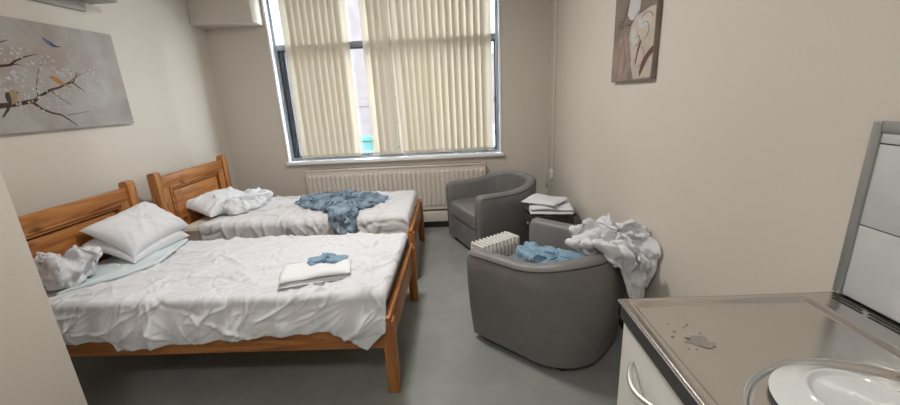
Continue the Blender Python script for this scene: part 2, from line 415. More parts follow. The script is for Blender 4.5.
# ------------------------------------------------------------------ paintings
bp = thing('canvas_painting', 'wide grey canvas painting of three birds on a blossoming branch', 'painting', (XL+.003, 2.45, 1.405))
bm = NB(); box(bm, 0, .03, -.525, .675, 0, .667, bev=.003); obj('canvas', bm, M_CANVAS, bp)
def strokes(name, paths, px, m, parent, out=.0014):
    bm = NB()
    for p in paths: sweep_poly(bm, p, 1, px, out)
    return obj(name, bm, m, parent, smooth=False)
strokes('branch', [
    [(-.50, .15, .030), (-.36, .145, .032), (-.225, .16, .030), (-.152, .166, .026), (-.033, .185, .022), (.03, .222, .017), (.086, .252, .014), (.15, .268, .012), (.205, .292, .011), (.258, .307, .008)],
    [(.250, .305, .009), (.285, .275, .006), (.322, .246, .002)], [(.256, .305, .007), (.285, .335, .005), (.309, .375, .002)],
    [(-.05, .182, .018), (-.02, .155, .014), (-.001, .135, .012), (.052, .108, .011), (.112, .092, .010), (.155, .055, .007), (.198, .013, .003)],
    [(-.45, .30, .020), (-.30, .36, .018), (-.154, .383, .015), (-.1, .392, .013), (-.065, .418, .010), (-.007, .445, .007), (.071, .47, .003)],
    [(-.30, .47, .010), (-.111, .518, .006), (-.065, .535, .002)], [(-.11, .392, .007), (-.06, .40, .005), (-.03, .39, .002)],
    [(.0, .205, .005), (.004, .263, .004), (.047, .361, .003), (.096, .436, .0015)], [(.086, .252, .005), (.134, .201, .003), (.201, .154, .0015)],
    [(.205, .292, .004), (.327, .362, .003), (.429, .395, .0015)], [(.15, .09, .004), (.25, .10, .003), (.33, .11, .0015)], [(-.26, .16, .008), (-.30, .24, .006), (-.36, .33, .002)]], .0302, M_BROWN, bp)
rg = random.Random(3); bm = NB()
for cy, cz in [(-.076, .467), (-.116, .307), (-.054, .332), (.015, .371), (.117, .426), (-.043, .227), (.02, .239), (.171, .355), (.189, .201), (.126, .176), (.331, .282), (.441, .382), (-.028, .449), (.448, .256), (.031, .177), (.328, .455), (-.098, .144), (.24, .37), (.38, .33), (-.2, .29), (-.16, .25)]:
    for k in range(10):
        fy, fz, r = cy+rg.gauss(0, .034), cz+rg.gauss(0, .028), rg.uniform(.005, .010)
        for q in range(5):
            a = 2*PI*q/5+rg.uniform(-.3, .3)
            prism(bm, ellipse(fy+r*.75*math.cos(a), fz+r*.75*math.sin(a), r*.62, r*.36, a, 8, .2, rg), 0, .0302, .0316+.0001*q, 0 if rg.random() < .6 else 1)
bs = obj('blossoms', bm, [M_PETAL, M_PETALG], bp, smooth=False); bs['kind'] = 'stuff'
def bird(body, wing, tail, beak, m1, m2, lab):
    bm = NB(); prism(bm, body, 0, .0302, .0322); b = obj('bird', bm, m1, bp, smooth=False); b['label'] = lab
    bm = NB(); prism(bm, wing, 0, .0302, .0328); obj('wing', bm, m2, b, smooth=False)
    bm = NB(); sweep_poly(bm, tail, 1, .0302, .0022); obj('tail', bm, m2, b, smooth=False)
    bm = NB(); prism(bm, beak, 0, .0302, .0325); obj('beak', bm, M_BDARK, b, smooth=False)
bird([(.150, .556), (.163, .566), (.180, .560), (.200, .540), (.212, .526), (.196, .522), (.172, .534), (.158, .544)], [(.172, .558), (.190, .552), (.216, .526), (.200, .528)], [(.185, .541, .010), (.225, .529, .007), (.246, .532, .003)], [(.153, .560), (.142, .575), (.160, .566)], M_BBLUE, M_BDARK, 'blue painted bird')
bird([(.118, .333), (.128, .342), (.145, .338), (.172, .318), (.200, .290), (.196, .280), (.168, .286), (.140, .302), (.124, .320)], [(.150, .330), (.176, .312), (.204, .282), (.180, .290)], [(.180, .300, .010), (.220, .275, .007), (.242, .268, .003)], [(.120, .334), (.106, .334), (.119, .328)], M_BORANGE, M_BTAN, 'orange painted bird')
bird([(-.180, .176), (-.176, .210), (-.164, .236), (-.140, .248), (-.116, .244), (-.112, .226), (-.122, .200), (-.140, .176), (-.160, .166)], [(-.181, .185), (-.182, .212), (-.172, .236), (-.158, .236), (-.156, .205), (-.162, .172)], [(-.168, .180, .016), (-.195, .135, .013), (-.232, .096, .006)], [(-.114, .240), (-.102, .234), (-.113, .230)], M_BTAN, M_BDARK, 'tan painted bird')

lp = thing('canvas_painting', 'tall dusky pink and cream abstract canvas on the right wall', 'painting', (XR-.003, 2.3, 1.525))
bm = NB(); box(bm, -.024, 0, -.258, .262, 0, 1.0, bev=.003); obj('canvas', bm, M_CANVAS2, lp)
def S2(p): return (min(1.027*p[0]+.0627, .26),)+(max(1.027*p[1], .004),)+tuple(p[2:])
def blob(name, polys, m, px=-.0255):
    bm = NB()
    for p in polys: prism(bm, [S2(v) for v in p], 0, px, px+.0013)
    return obj(name, bm, m, lp, smooth=False)
blob('cream_shape', [[(-.06, .31), (-.12, .325), (-.18, .33), (-.25, .34), (-.305, .335), (-.309, .08), (-.30, .012), (-.114, .008), (-.06, .10), (-.026, .215), (-.04, .27)]], M_CREAMPAINT, -.0250)
blob('white_petal', [[(-.014, .43), (-.03, .52), (-.08, .60), (-.14, .60), (-.15, .48), (-.134, .35), (-.10, .312), (-.058, .31), (-.02, .318), (.01, .35)], [(-.12, .30), (-.16, .31), (-.21, .30), (-.23, .27), (-.19, .25), (-.14, .26)], [(-.05, .27), (-.10, .25), (-.13, .20), (-.10, .17), (-.06, .20)]], M_PETAL, -.0254)
blob('pink_wash', [[(.30, .16), (.192, .187), (.10, .23), (.005, .255), (-.04, .20), (-.071, .108), (-.05, .04), (-.038, .006), (.192, .004), (.30, .004)]], M_PINKPAINT, -.0252)
blob('rust_strokes', [[(-.178, .041), (-.20, .09), (-.24, .125), (-.288, .150), (-.309, .158), (-.309, .125), (-.27, .105), (-.225, .06), (-.19, .02)], [(-.12, .10), (-.14, .16), (-.17, .20), (-.18, .19), (-.15, .14), (-.13, .08)]], M_RUSTPAINT, -.0258)
def inkline(paths):
    bm = NB()
    for p in paths: sweep_poly(bm, [S2(v) for v in p], 1, -.0262, .0012)
    return obj('ink_lines', bm, M_INK, lp, smooth=False)
def arc(cy, cz, a, b, t0, t1, w=.003, n=14): return [(cy+a*math.cos(t0+(t1-t0)*k/n), cz+b*math.sin(t0+(t1-t0)*k/n), w) for k in range(n+1)]
inkline([arc(.08, .305, .022, .020, 0, 6.2), [(.06, .32, .003), (.02, .37, .003), (-.01, .45, .003), (-.03, .54, .002)], [(.04, .30, .003), (-.01, .292, .004), (-.06, .30, .004), (-.10, .33, .003), (-.12, .35, .002)],
        arc(-.13, .20, .03, .025, .5, 5.5, .002), arc(-.2, .24, .05, .04, 1, 4.6, .002), arc(-.16, .12, .06, .05, 2, 5, .002), arc(-.22, .29, .06, .03, .2, 3.2, .003), [(.05, .24, .002), (.0, .12, .002), (.03, .01, .002)], [(.12, .2, .002), (.09, .1, .002), (.12, .02, .002)]])


# ------------------------------------------------------------------ beds
BX0, BX1, BW = -2.43, -.37, .995        # head end, foot end, width
def make_bed(y0, label):
    t = thing('single_bed', label, 'bed', (BX1, y0, 0), 0, 'pine single beds')
    L = BX0-BX1                          # negative
    # headboard: rails and a raised fielded panel
    bm = NB(); box(bm, L+.01, L+.052, 0.065, BW-.065, .885, .978, bev=.006); hb = obj('headboard', bm, P_Y, t)
    bm = NB(); box(bm, L+.012, L+.05, .065, .145, .32, .889, bev=.003); obj('stile', bm, P_Z, hb)
    bm = NB(); box(bm, L+.012, L+.05, BW-.145, BW-.065, .32, .889, bev=.003); obj('stile', bm, P_Z, hb)
    bm = NB(); box(bm, L+.012, L+.05, .145, BW-.145, .32, .45, bev=.003); obj('bottom_rail', bm, P_Y, hb)
    bm = NB(); box(bm, L+.018, L+.034, .14, BW-.14, .44, .893); box(bm, L+.03, L+.047, .19, BW-.19, .49, .845, bev=.014, seg=3)
    obj('panel', bm, P_Y, hb)
    bm = NB()
    a, b, c, d = .143, BW-.143, .448, .886
    for off, w in ((0, .016), (.022, .008)):
        A, B, Cc, D = a+off, b-off, c+off, d-off
        box(bm, L+.045, L+.060, A, B, D-w, D, bev=.004); box(bm, L+.045, L+.060, A, B, Cc, Cc+w, bev=.004)
        box(bm, L+.045, L+.060, A, A+w, Cc+w, D-w, bev=.004); box(bm, L+.045, L+.060, B-w, B, Cc+w, D-w, bev=.004)
    obj('moulding', bm, P_Y, hb)
    for y in (0, BW-.07):
        bm = NB(); box(bm, L, L+.068, y, y+.07, 0, 1.006, bev=.007)
        prism(bm, [(L+.002, 1.004), (L+.066, 1.004), (L+.058, 1.016), (L+.034, 1.022), (L+.01, 1.016)], 1, y+.003, y+.067)
        obj('head_post', bm, P_Z, t)
    for y in (.018, BW-.043):
        bm = NB(); box(bm, L+.066, -.058, y, y+.025, .265, .385, bev=.004); obj('side_rail', bm, P_X, t)
    for y in (0, BW-.06):
        bm = NB(); box(bm, -.06, 0, y, y+.06, 0, .43, bev=.005); obj('foot_post', bm, P_Z, t)
    bm = NB(); box(bm, -.045, -.018, .06, BW-.06, .265, .44, bev=.005); box(bm, -.047, -.012, .0, BW, .432, .452, bev=.006); obj('foot_rail', bm, P_Y, t)
    bm = NB()
    for k in range(12):
        x = L+.15+k*(-L-.3)/11; box(bm, x-.035, x+.035, .044, BW-.044, .325, .343)
    obj('slats', bm, P_Y, t)
    bm = NB()
    for z in (.30, .35): lathe(bm, [(0, .004), (.006, .003), (.007, 0), (0, 0)], 10)
    for v in bm.verts: v.co = Vector((v.co.z-.0, v.co.y+.03, v.co.x+.32))
    obj('bolt', bm, M_CHROME, t)
    return t
BY1, BY2 = 1.66, 2.925
bed1 = make_bed(BY1, 'orange pine single bed nearest the camera with fielded headboard')
bed2 = copy_tree(bed1); bed2.location = (BX1-.035, BY2, 0); bed2.rotation_euler.z = math.radians(1.2)
bed2['label'] = 'orange pine single bed farther back, beside the radiator under the window'

def mattress(y0, label, sh=0):
    bm = NB(); box(bm, -2.345+sh, -.432+sh, y0+.055, y0+BW-.055, .345, .542, bev=.035, seg=4)
    o = obj('mattress', bm, M_MATT); tag(o, label, 'mattress', 'single mattresses')
    t = NB()
    for z in (.375, .512):
        pts = []
        x0, x1, ya, yb, r = -2.347+sh, -.430+sh, y0+.053, y0+BW-.053, .035
        for cx, cy, a0 in ((x1-r, yb-r, 0), (x0+r, yb-r, 90), (x0+r, ya+r, 180), (x1-r, ya+r, 270)):
            for k in range(5):
                a = math.radians(a0+k*22.5); pts.append((cx+r*math.cos(a), cy+r*math.sin(a), z))
        pts.append(pts[0]); tube(t, pts, .006, 6, cap=False)
    p = obj('piping', t, M_MATT, None, loc=(0, 0, 0)); p.parent = o; p.location = -o.location
    return o
MB_ = mattress(BY1, 'cream mattress edge showing at the foot of the nearest bed')
mattress(BY2, 'cream mattress bare at the head of the farther bed', -.034).rotation_euler.z = math.radians(1.2)

# ---- draped sheets with creases
def creases(U, V, rng, n, rect, amp, wid, length, angs):
    H = np.zeros_like(U)
    for i in range(n):
        cu = rng.uniform(rect[0], rect[1]); cv = rng.uniform(rect[2], rect[3])
        a = angs(cu, cv, rng); l = rng.uniform(*length); w = rng.uniform(*wid); h = rng.uniform(*amp)*(1 if rng.random() < .75 else -.8)
        du, dv = U-cu, V-cv
        s = du*np.cos(a)+dv*np.sin(a); d = -du*np.sin(a)+dv*np.cos(a)
        d = d+rng.uniform(-.5, .5)*s*s/max(l, .1)+.006*np.sin(s*rng.uniform(12, 40)+i)
        side = np.where(d > 0, w, w*rng.uniform(.35, 1.0))
        H += h*np.exp(-(s/l)**4*2.2)/(1+(d/side)**2)**1.3
    return H
def vnoise(U, V, rng, scale, octv=3):
    H = np.zeros_like(U)
    for o in range(octv):
        for k in range(4):
            a = rng.uniform(0, 2*PI); f = scale*2**o*rng.uniform(.7, 1.3)
            H += np.sin(f*(U*np.cos(a)+V*np.sin(a))+rng.uniform(0, 6.3)+1.3*np.sin(f*.6*(U*np.sin(a)-V*np.cos(a))+k))/2**o/4
    return H
def smooth01(x): x = np.clip(x, 0, 1); return x*x*(3-2*x)
def grid_mesh(P, nu, nv):
    f = [(i*nv+j, (i+1)*nv+j, (i+1)*nv+j+1, i*nv+j+1) for i in range(nu-1) for j in range(nv-1)]
    me = bpy.data.meshes.new('cloth'); me.from_pydata([tuple(p) for p in P.reshape(-1, 3)], [], f); me.shade_smooth(); return me
def cloth_obj(name, me, m, label, cat, thick=.003, group=None):
    bm = bmesh.new(); bm.from_mesh(me); bpy.data.meshes.remove(me)
    me = finish(bm, name, m, True, 180)
    o = obj(name, me, m); tag(o, label, cat, group)
    if thick:
        s = o.modifiers.new('solidify', 'SOLIDIFY'); s.thickness = thick; s.offset = -1
    return o
def drape(x0, x1, y0, y1, zt, near, far, rng, wr, du=.0125, r=.035, foot=0.0, hang=None):
    """sheet over a mattress: near(x), far(x) are hem lengths down from the top edge"""
    nu = int((x1-x0)/du)+1; us = np.linspace(x0, x1, nu)
    top = y1-y0-2*r+r*PI/2; nmax, fmax = max(near(u) for u in us), max(far(u) for u in us)
    nv = int((top+nmax+fmax)/du)+1
    T = np.linspace(-nmax, top+fmax, nv)
    U, V = np.meshgrid(us, T, indexing='ij')
    N = np.array([near(u) for u in us])[:, None]; F = np.array([far(u) for u in us])[:, None]
    V = np.where(V < 0, V*N/nmax, np.where(V > top, top+(V-top)*F/fmax, V))
    H = wr(U, V)
    # base surface with rounded long edges
    Y = np.empty_like(U); Z = np.empty_like(U); NY = np.zeros_like(U); NZ = np.ones_like(U)
    arc = r*PI/2
    def edge(d):       # d: arc length inwards from the fold middle (negative = down the side)
        th = np.clip((arc/2-d)/arc, 0, 1)*PI/2
        off = np.where(d > arc/2, (d-arc/2), 0)
        dn = np.where(d < -arc/2, (-d-arc/2), 0)
        return off+r*(1-np.sin(th)), -(r*(1-np.cos(th)))-dn, th
    o1, z1, t1 = edge(V); o2, z2, t2 = edge(top-V)
    nearhalf = V < top/2
    Y = np.where(nearhalf, y0+o1, y1-o2); Z = zt+np.where(nearhalf, z1, z2)
    NY = np.where(nearhalf, -np.sin(t1), np.sin(t2)); NZ = np.where(nearhalf, np.cos(t1), np.cos(t2))
    d = np.where(nearhalf, -V, V-top); hangw = smooth01(d/.16)
    Hh = H + (hang(U, d)*hangw if hang else 0)
    Y = Y+NY*Hh; Z = Z+NZ*Hh
    X = U.copy()
    return X, Y, Z, U, V, nu, nv
def sheet_label(): pass
def lerp_fn(xs, ys): return lambda x: float(np.interp(x, xs, ys))
def foot_wrap(X, Z, x1, zt, r=.035):
    """turn everything past the foot edge down over the end of the mattress"""
    d = x1-X; arc = r*PI/2
    th = np.clip((arc/2-d)/arc, 0, 1)*PI/2
    off = np.where(d > arc/2, d-arc/2, 0); dn = np.where(d < -arc/2, -d-arc/2, 0)
    return x1-off-r*(1-np.sin(th)), np.minimum(Z, Z+0*X-(r*(1-np.cos(th)))-dn)
# nearest bed: loose white sheet
rng = np.random.default_rng(11)
def wr1(U, V):
    def ang(u, v, g): return g.choice([.75, 1.15, .35, -.5, 2.3], p=[.32, .26, .2, .12, .1])+g.normal(0, .18)
    H = creases(U, V, rng, 170, (-2.35, -.42, -.2, 1.0), (.006, .017), (.006, .013), (.08, .36), ang)
    H += creases(U, V, rng, 10, (-2.3, -.5, .1, .9), (.008, .016), (.018, .03), (.2, .45), ang)
    H += creases(U, V, rng, 280, (-2.35, -.42, -.2, 1.0), (.003, .008), (.003, .006), (.05, .22), ang)
    # fan running in from the foot corner and from the hanging flap
    for k in range(16):
        a = math.radians(95+k*9); c, s = math.cos(a), math.sin(a); du, dv = U+.50, V-.02
        l = du*c+dv*s; d = -du*s+dv*c
        H += .011*np.exp(-((l-.22)/.17)**2)/(1+(d/.012)**2)
    return H+.003*vnoise(U, V, rng, 6, 2)+.007
near1 = lerp_fn([-2.4, -2.07, -1.83, -1.80, -1.54, -1.30, -.96, -.855, -.684, -.61, -.50, -.43, -.375],
                [.18, .185, .175, .235, .21, .195, .172, .168, .158, .205, .262, .19, .12])
def hang1(U, d): return .056+.010*np.sin(U*21+2*np.sin(U*5))+.006*np.sin(U*47+1)
X, Y, Z, U, V, nu, nv = drape(-2.33, -.378, BY1+.05, BY1+BW-.05, .552, near1, lambda x: .14, rng, wr1, hang=hang1, du=.0072, r=.022)
X, Z = foot_wrap(X, Z, -.405, .55)
cloth_obj('bed_sheet', grid_mesh(np.stack([X, Y, Z], -1), nu, nv), M_SHEET, 'creased loose white sheet over the nearest bed with its corner hanging down', 'sheet', .002)
# pale blue sheet turned up under the pillows
rng = np.random.default_rng(23)
def wr2(U, V):
    return creases(U, V, rng, 40, (-2.35, -1.9, .1, 1.0), (.003, .007), (.008, .02), (.05, .2), lambda u, v, g: g.normal(.9, .6))+.003*vnoise(U, V, rng, 8, 2)
nu, nv = 50, 80
a = np.linspace(0, 1, nu)[:, None]; b = np.linspace(0, 1, nv)[None, :]
Yb = BY1+.12+.80*b+0*a
E_ = np.interp(Yb, [1.7, 1.85, 2.0, 2.15, 2.35, 2.6], [-2.24, -2.12, -1.99, -1.92, -1.95, -2.02])
Xb = -2.335+(E_+2.335)*a
Zb = .580+wr2(Xb, Yb-BY1)+.012*np.exp(-((Xb-E_)/.02)**2)-.022*(a > .985)
cloth_obj('under_sheet', grid_mesh(np.stack([Xb, Yb, Zb], -1), nu, nv), M_PALEBLUE, 'pale blue sheet folded under the pillows of the nearest bed', 'sheet', .003)
# farther bed: stretched white sheet
rng = np.random.default_rng(31)
def wr3(U, V):
    def ang(u, v, g):
        return (math.atan2(v-.75, u+1.45) if g.random() < .6 else g.choice([0, .2, 1.3]))+g.normal(0, .15)
    H = creases(U, V, rng, 130, (-2.1, -.42, -.2, 1.0), (.007, .018), (.007, .016), (.08, .3), ang)
    H += creases(U, V, rng, 160, (-2.1, -.42, -.2, 1.0), (.003, .007), (.003, .007), (.04, .16), ang)
    for k in range(26):
        x0 = rng.uniform(-2.05, -.5); sl = rng.uniform(-.9, .9); d = (U-x0)-sl*(V-.0)
        H += rng.uniform(.007, .016)*np.exp(-((V+.02)/.13)**2)/(1+(d/.014)**2)
    return H+.003*vnoise(U, V, rng, 6, 2)+.006
X, Y, Z, U, V, nu, nv = drape(-2.16, -.30, BY2+.05, BY2+BW-.05, .552, lambda x: .18, lambda x: .16, rng, wr3, du=.009)
X, Z = foot_wrap(X, Z, -.428, .55)
X = X+.012*vnoise(Y, Z, rng, 16, 2)*(U < -2.1)
Yc = Y-math.tan(math.radians(1.2))*0
cloth_obj('bed_sheet', grid_mesh(np.stack([X-.034-.02*(Y-3.4), Yc+.02*(X+1.4), Z], -1), nu, nv), M_SHEET2, 'white sheet stretched over the farther bed beneath a blue throw', 'sheet', .002)
# folded white towel on the nearest bed
def folded(name, cx, cy, z, L, Wd, lay, th, rz, m, label, cat, rng, group=None, wob=.006):
    n = 26; mm = 20; V_, F_ = [], []
    bm = NB()
    for q in range(lay):
        l, w = L*(1-.02*q), Wd*(1-.03*q); z0 = q*th
        a = np.linspace(-1, 1, n); b = np.linspace(-1, 1, mm); A, B = np.meshgrid(a, b, indexing='ij')
        ed = np.clip(1-np.maximum(np.abs(A)**14, np.abs(B)**10), 0, 1)**.5
        ox, oy = rng.uniform(-.008, .008, 2)
        X = A*l/2+ox+.006*vnoise(A, B, rng, 2, 2); Y = B*w/2+oy+.006*vnoise(B, A, rng, 2, 2)
        nz = wob*vnoise(X, Y, rng, 14, 2)
        top = z0+th*(.5+.5*ed)+nz*(q+1)/lay*.7; bot = np.maximum(z0+th*(.5-.5*ed)+nz*q/lay*.7, .0005)
        g1 = [[bm.verts.new((X[i, j], Y[i, j], top[i, j])) for j in range(mm)] for i in range(n)]
        g2 = [[bm.verts.new((X[i, j], Y[i, j], bot[i, j])) for j in range(mm)] for i in range(n)]
        for i in range(n-1):
            for j in range(mm-1):
                bm.faces.new((g1[i][j], g1[i+1][j], g1[i+1][j+1], g1[i][j+1])); bm.faces.new((g2[i][j], g2[i][j+1], g2[i+1][j+1], g2[i+1][j]))
        for i in range(n-1):
            bm.faces.new((g1[i][0], g2[i][0], g2[i+1][0], g1[i+1][0])); bm.faces.new((g1[i][-1], g1[i+1][-1], g2[i+1][-1], g2[i][-1]))
        for j in range(mm-1):
            bm.faces.new((g1[0][j], g1[0][j+1], g2[0][j+1], g2[0][j])); bm.faces.new((g1[-1][j], g2[-1][j], g2[-1][j+1], g1[-1][j+1]))
    o = obj(name, bm, m, None, loc=(cx, cy, z), ang=180); o.rotation_euler.z = rz
    tag(o, label, cat, group); return o
rng = np.random.default_rng(5)
folded('folded_towel', -.83, 1.925, .566, .37, .235, 2, .024, math.radians(17), M_TOWEL, 'folded white towel lying near the foot of the nearest bed', 'towel', rng, wob=.016)


# ------------------------------------------------------------------ pillows
def pillow_mesh(L, Wd, T, rng, n=44, wr=.006, sag=0):
    a = np.linspace(-1, 1, n); A, B = np.meshgrid(a, a, indexing='ij')
    ex = (1-np.abs(A)**3.2); ey = (1-np.abs(B)**3.2); prof = np.clip(ex*ey, 0, 1)**.5
    pin = 1-.085*(1-np.abs(B)**2)*np.abs(A)**2; pin2 = 1-.085*(1-np.abs(A)**2)*np.abs(B)**2
    X = A*L/2*pin; Y = B*Wd/2*pin2
    H = creases(X, Y, rng, 46, (-L/2, L/2, -Wd/2, Wd/2), (wr*.3, wr), (.008, .02), (.05, .2), lambda u, v, g: math.atan2(v, u)+g.uniform(-.6, .6))
    e = smooth01((1-np.maximum(np.abs(A), np.abs(B)))/.12)
    up = T*.6*prof+H*e+.012*vnoise(X, Y, rng, 9, 2)*e; dn = -T*.4*prof+(H*.4)*e
    P1 = np.stack([X, Y, up], -1).reshape(-1, 3); P2 = np.stack([X, Y, np.minimum(dn, up-.002)], -1).reshape(-1, 3)
    vs = np.concatenate([P1, P2]); f = []
    for i in range(n-1):
        for j in range(n-1):
            q = (i*n+j, (i+1)*n+j, (i+1)*n+j+1, i*n+j+1); f.append(q); f.append(tuple(n*n+k for k in q[::-1]))
    def brd():
        for k in range(n-1): yield (k, k+1); 
    rim = [i*n for i in range(n)]+[(n-1)*n+j for j in range(1, n)]+[i*n+n-1 for i in range(n-2, -1, -1)]+[j for j in range(n-2, 0, -1)]
    for k in range(len(rim)):
        p, q = rim[k], rim[(k+1) % len(rim)]; f.append((q, p, p+n*n, q+n*n))
    me = bpy.data.meshes.new('pillow'); me.from_pydata([tuple(p) for p in vs], [], f); me.shade_smooth(); return me
def pillow(name, ctr, ax, ay, L, Wd, T, seed, label, m, wr=.006):
    ex = Vector(ax).normalized(); ez = ex.cross(Vector(ay)).normalized(); ey = ez.cross(ex)
    if ez.z < 0: ez = -ez; ey = -ey
    me = pillow_mesh(L, Wd, T, np.random.default_rng(seed), wr=wr)
    R = Matrix((ex, ey, ez)).transposed().to_4x4(); R.translation = ctr
    me.transform(R); bm = bmesh.new(); bm.from_mesh(me); bpy.data.meshes.remove(me)
    return tag(obj(name, bm, m, ang=180), label, 'pillow')
pillow('pillow', (-2.20, 2.39, .652), (.03, 1, -.0), (-.9, -.1, .36), .49, .34, .12, 3, 'lower white pillow, under another pillow at the nearest headboard', M_PILLOW)
pillow('pillow', (-2.195, 2.405, .735), (.05, 1, .08), (-.80, -.22, .50), .50, .35, .14, 8, 'plump white pillow leaning on top of another at the nearest headboard', M_PILLOW, .008)
pillow('pillow', (-2.26, 3.40, .638), (.25, 1, .02), (-.9, .15, .26), .56, .34, .13, 14, 'white pillow slumped against the farther headboard', M_PILLOW, .009)


# ------------------------------------------------------------------ tub armchairs
CH_IN = dict()
XF, XB, CW, CTH = .32, -.345, .342, .09          # front, back, half width (wall centre lines), wall thickness
def chair_path(xf=XF, w=CW, xb=XB, r=.27, n=14):
    pts = []
    k = 10
    for i in range(k): pts.append((xf+(xb+r-xf)*i/k, -w, 0, -1))
    for i in range(n+1):
        a = -PI/2-PI/2*i/n; pts.append((xb+r+r*math.cos(a), -w+r+r*math.sin(a), math.cos(a), math.sin(a)))
    for i in range(1, 4): pts.append((xb, -w+r+(2*w-2*r)*i/4, -1, 0))
    for i in range(n+1):
        a = PI-PI/2*i/n; pts.append((xb+r+r*math.cos(a), w-r+r*math.sin(a), math.cos(a), math.sin(a)))
    for i in range(1, k+1): pts.append((xb+r+(xf-xb-r)*i/k, w, 0, 1))
    return pts
ARM0, ARM1 = .625, .69
def arm_h(x):
    t = min(1, max(0, (.02-x)/(.02-XB))); t = t*t*(3-2*t)
    return ARM0+(ARM1-ARM0)*t
def shell_bm(th=CTH):
    bm = NB(); rings = []; path = chair_path(); seq = []
    caps = ((.046, .30, .075), (.044, .52, .052), (.038, .74, .030), (.028, .90, .014), (.014, .98, .004))
    for c in caps: p = path[0]; seq.append(((p[0]+c[0], p[1], p[2], p[3]), c[1], c[2]))
    seq += [(p, 1.0, 0) for p in path]
    for c in caps[::-1]: p = path[-1]; seq.append(((p[0]+c[0], p[1], p[2], p[3]), c[1], c[2]))
    for p, e, drop in seq:
        h = arm_h(p[0]) - drop; o = th/2*e
        pr = [(o-.040, .045), (o-.028, .12), (o-.010, .25), (o+.001, .40), (o+.004, .50), (o+.004, h-.035), (o-.001, h-.022), (o-.010, h-.008), (o-.024, h-.001)]
        pr += [(o-.045 if e == 1 else 0, h+.001), (-o+.02*e, h-.006), (-o+.006*e, h-.018), (-o, h-.036), (-o, .45), (-o-.004, .30), (-o-.002, .055)]
        rings.append([bm.verts.new((p[0]+p[2]*a, p[1]+p[3]*a, z)) for a, z in pr])
    for a, b in zip(rings, rings[1:]):
        n = len(a)
        for k in range(n): bm.faces.new((a[k], a[(k+1) % n], b[(k+1) % n], b[k]))
    bm.faces.new(rings[0][::-1]); bm.faces.new(rings[-1])
    return bm
def make_chair(loc, rz, label):
    t = thing('tub_armchair', label, 'armchair', loc, rz, 'grey tub armchairs')
    sh = obj('shell', shell_bm(), M_LEATHER, t, ang=60)
    bm = NB()
    path = chair_path(); pts = []
    for p in path: h = arm_h(p[0]); pts.append((p[0]+p[2]*(CTH/2+.003), p[1]+p[3]*(CTH/2+.003), h-.030))
    tube(bm, pts, .0032, 6); obj('piping', bm, M_PIPING, sh)
    inner = [(p[0]-p[2]*.047, p[1]-p[3]*.047) for p in chair_path()]
    def seat_bm(x1, z0, z1, bev):
        bm = NB(); prism(bm, [(x1, inner[0][1])]+inner+[(x1, inner[-1][1])], 2, z0, z1)
        es = [e for e in bm.edges if abs(e.verts[0].co.z-e.verts[1].co.z) < 1e-6 and e.verts[0].co.z > z1-1e-4]
        es += [e for e in bm.edges if abs(e.verts[0].co.z-e.verts[1].co.z) > .01 and min(v.co.x for v in e.verts) > x1-1e-4]
        bmesh.ops.bevel(bm, geom=es, offset=bev, segments=4, affect='EDGES', profile=.5); return bm
    obj('seat_base', seat_bm(.345, .05, .30, .012), M_LEATHER, t)
    bm = seat_bm(.362, .302, .435, .035); bmesh.ops.triangulate(bm, faces=[f for f in bm.faces if len(f.verts) > 8])
    obj('seat_cushion', bm, M_LEATHER, t)
    for x, y in ((.29, -.28), (.29, .28), (-.2, -.24), (-.2, .24)):
        bm = NB(); prism(bm, [(-.025, 0), (.025, 0), (.03, .06), (-.03, .06)], 1, -.025, .025)
        f = obj('foot', bm, M_FOOT, t); f.location = (x, y, 0)
    return t
ch1 = make_chair((.530, 2.136, 0), math.radians(138), 'grey tub armchair nearest the camera with a white sheet over its back')
ch2 = copy_tree(ch1); ch2.location = (.312, 3.735, 0); ch2.rotation_euler.z = math.radians(204)
ch2['label'] = 'empty grey tub armchair farther back in front of the radiator'

# ------------------------------------------------------------------ bedside cabinet between the chairs
sc_ = thing('bedside_cabinet', 'small dark wood bedside cabinet between the two armchairs', 'cabinet', (.73, 3.13, 0), math.radians(8))
bm = NB(); box(bm, -.16, .16, -.15, .15, .04, .498, bev=.004); obj('body', bm, M_DARKWOOD, sc_)
bm = NB(); box(bm, -.172, .172, -.165, .165, .498, .52, bev=.005); obj('top', bm, M_DARKWOOD, sc_)
for z0, z1 in ((.06, .33), (.345, .485)):
    bm = NB(); box(bm, -.172, -.159, -.135, .135, z0, z1, bev=.004); d = obj('drawer', bm, M_DARKWOOD, sc_)
    bm = NB(); lathe(bm, [(0, .02), (.012, .018), (.014, .01), (.006, 0), (0, 0)], 14)
    for v in bm.verts: v.co = Vector((-.172-v.co.z, v.co.y, (z0+z1)/2+v.co.x))
    obj('knob', bm, M_CHROME, d)
for x in (-.13, .13):
    for y in (-.12, .12):
        bm = NB(); box(bm, x-.02, x+.02, y-.02, y+.02, 0, .04); obj('foot', bm, M_DARKWOOD, sc_)
rng = np.random.default_rng(9)
folded('folded_sheet', .735, 3.13, .521, .35, .34, 2, .030, math.radians(-8), M_SHEET, 'folded white sheet resting directly on the dark bedside cabinet', 'linen', rng, wob=.02)
folded('folded_sheet', .70, 3.14, .590, .30, .27, 1, .030, math.radians(-38), M_SHEET, 'smaller folded white sheet turned askew, topmost on the bedside cabinet', 'linen', rng, wob=.015)


